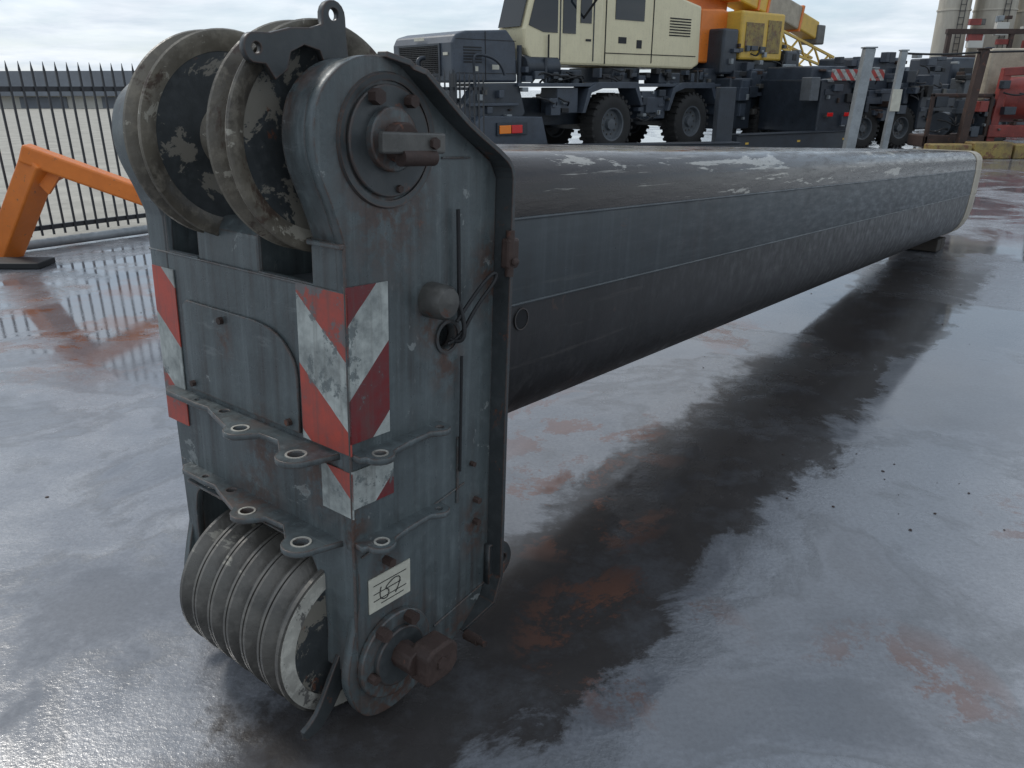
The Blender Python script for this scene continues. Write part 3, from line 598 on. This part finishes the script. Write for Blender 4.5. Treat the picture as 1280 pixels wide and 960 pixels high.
bars('frame',[((12.3,20.8,.3),(12.4,20.8,2.1),.2,.2),((12.3,20.8,2.0),(14.6,20.4,2.15),.2,.2),((12.2,20.8,.6),(14.6,20.3,.6),.3,.3),((13.2,20.6,.4),(13.3,20.6,2),.15,.15)],'redm',Q,.02)
boxes('cream_tank',[(12.5,13.6,21.8,22.6,1.3,2.6)],'creamend',Q,.1)
clutter('fittings',Q,12.2,14.2,20.6,.3,2.0,16,.06,.3,('rust','navy','steel','galv'))
def post(name,x,y,h,w,mat,lean=0.):
    e=empty(name); bars('shaft',[((x,y,0),(x+lean,y,h),w,w)],mat,e,.02); boxes('base',[(x-w,x+w,y-w,y+w,0,.03)],mat,e); boxes('cap',[(x+lean-w*.6,x+lean+w*.6,y-w*.6,y+w*.6,h,h+.03)],mat,e); return e
post('steel_post',8.25,19.7,2.5,.24,'galv',.15)
post('steel_post',9.2,19.9,2.45,.15,'galv',.12)
e=empty('post_sign'); boxes('sign',[(9.16,9.38,19.76,19.79,1.1,1.6)],'label',e)
post('rusty_post',11.3,20.3,2.5,.2,'rust',.15)
post('rusty_post',9.75,14.8,1.9,.10,'rust',.3)
e=empty('guard_cable'); tube('cable',[(9.3,19.9,2.4),(10.3,20,2.36),(11.4,20.3,2.45),(14,21,2.5),(20,22,2.6)],.025,'black',e)
for i,(x,y,rad,h) in enumerate(((30.1,58,1.0,12),(32.9,58,1.3,12),(35.9,59,1.2,12))):
    e=empty('storage_silo'); e.location=(x,y,0)
    lathe('shell',[(1.5,.2),(3.2,rad),(h,rad),(h+.6,.2)],'z',(0,0),'silo',e,n=40,closed=False)
    lathe('ribs',[(6.5,rad),(6.5,rad+.06),(6.6,rad+.06),(6.6,rad)],'z',(0,0),'silo',e,n=40)
    cyls('legs',[((rad*math.cos(t),rad*math.sin(t),0),(rad*math.cos(t),rad*math.sin(t),3.6),.1) for t in (0,1.57,3.14,4.71)],'steel',e)
    boxes('ladder',[(-.2,-.15,-rad-.15,-rad-.1,0,h),(.15,.2,-rad-.15,-rad-.1,0,h)]+[(-.2,.2,-rad-.15,-rad-.1,k*.4,k*.4+.05) for k in range(30)],'steel',e,0)
e=empty('loading_conveyor'); bars('arm',[((31.0,50,2),(36,52,8.2),.5,.5)],'galv',e,.03); bars('frame',[((33,51,0),(33.4,51,3.8),.2,.2),((35,51.5,0),(35.4,51.5,6),.2,.2)],'steel',e)
e=empty('silo_gantry')
bars('frame',[((28,54,0),(28,54,5),.25,.25),((32,54,0),(32,54,5),.25,.25),((36,54,0),(36,54,5),.25,.25),((27.8,54,5),(38,54,5),.3,.3),((27.8,54,3.5),(38,54,3.5),.2,.2)],'rust',e)
boxes('panels',[(28.6,31,54.2,54.4,1,3.4),(33,35,54.2,54.4,1,4.5)],'redm',e)
clutter('silo_fittings',e,28,37,54,1,6.2,50,.2,1.0,('rust','steel','galv','redm','wall','navy2'))
W=empty('warehouse')
boxes('walls',[(-75,-12,70,90,0,1.0)],'wall',W,0)
prism('roof',[(-76,1.0),(-76,1.9),(-74,2.9),(-13,3.0),(-11,1.9),(-11,1.0)],'y',69,91,'roof',W,0)
boxes('doors',[(-70+i*7,-66+i*7,69.9,69.98,0,.9) for i in range(8)],'roof',W,0)
W=empty('warehouse'); boxes('walls',[(20,90,75,95,0,3.4)],'roof',W,0); boxes('band',[(19.9,90.1,74.9,74.98,2.4,3.0)],'wall',W,0)

# ------------------------------------------------------------ world
w=bpy.data.worlds.new('World'); sc.world=w; w.use_nodes=True; nt=w.node_tree; nt.nodes.clear(); N=NB(nt)
out=nt.nodes.new('ShaderNodeOutputWorld'); bg=nt.nodes.new('ShaderNodeBackground'); nt.links.new(bg.outputs[0],out.inputs[0])
sky=nt.nodes.new('ShaderNodeTexSky'); sky.sky_type='NISHITA'; sky.sun_disc=False; sky.sun_elevation=R(48); sky.sun_rotation=R(-50); sky.air_density=1.0; sky.dust_density=.8
tc=nt.nodes.new('ShaderNodeTexCoord'); s=N.sep(tc.outputs['Generated'])
zz=N.math('MAXIMUM',N.math('ADD',s[2],.12),.03)
cb=nt.nodes.new('ShaderNodeCombineXYZ'); nt.links.new(N.math('DIVIDE',s[0],zz),cb.inputs[0]); nt.links.new(N.math('DIVIDE',s[1],zz),cb.inputs[1])
cn=N.noise(cb.outputs[0],.55,7,.58,.3); cn2=N.noise(cb.outputs[0],1.3,6,.6,.2)
mask=N.ramp(cn,.40,.62,.35,1)
cloud=N.mix(N.ramp(cn2,.38,.66),(9.0,9.5,10.1),(6.4,7.2,8.1))
col=N.mix(mask,N.mix(.35,sky.outputs[0],(5.0,7.4,9.8)),cloud)
nt.links.new(col,bg.inputs[0]); bg.inputs[1].default_value=.107
sl=bpy.data.lights.new('sun','SUN'); sl.energy=1.5; sl.angle=R(12); sl.color=(1,.96,.9)
so=bpy.data.objects.new('sun',sl); sc.collection.objects.link(so)
el=R(48); d=Vector((math.sin(R(-50))*math.cos(el),math.cos(R(-50))*math.cos(el),math.sin(el)))
so.rotation_euler=d.to_track_quat('Z','Y').to_euler()
cd=bpy.data.cameras.new('camera'); cd.sensor_width=36; cd.lens=961/1280*36; cd.clip_end=2000; cd.clip_start=.05
co=bpy.data.objects.new('camera',cd); sc.collection.objects.link(co); co.location=(0,0,1.63); co.rotation_euler=(R(90-21.06),0,0); sc.camera=co
sc.view_settings.view_transform='Standard'; sc.view_settings.look='None'; sc.view_settings.exposure=0
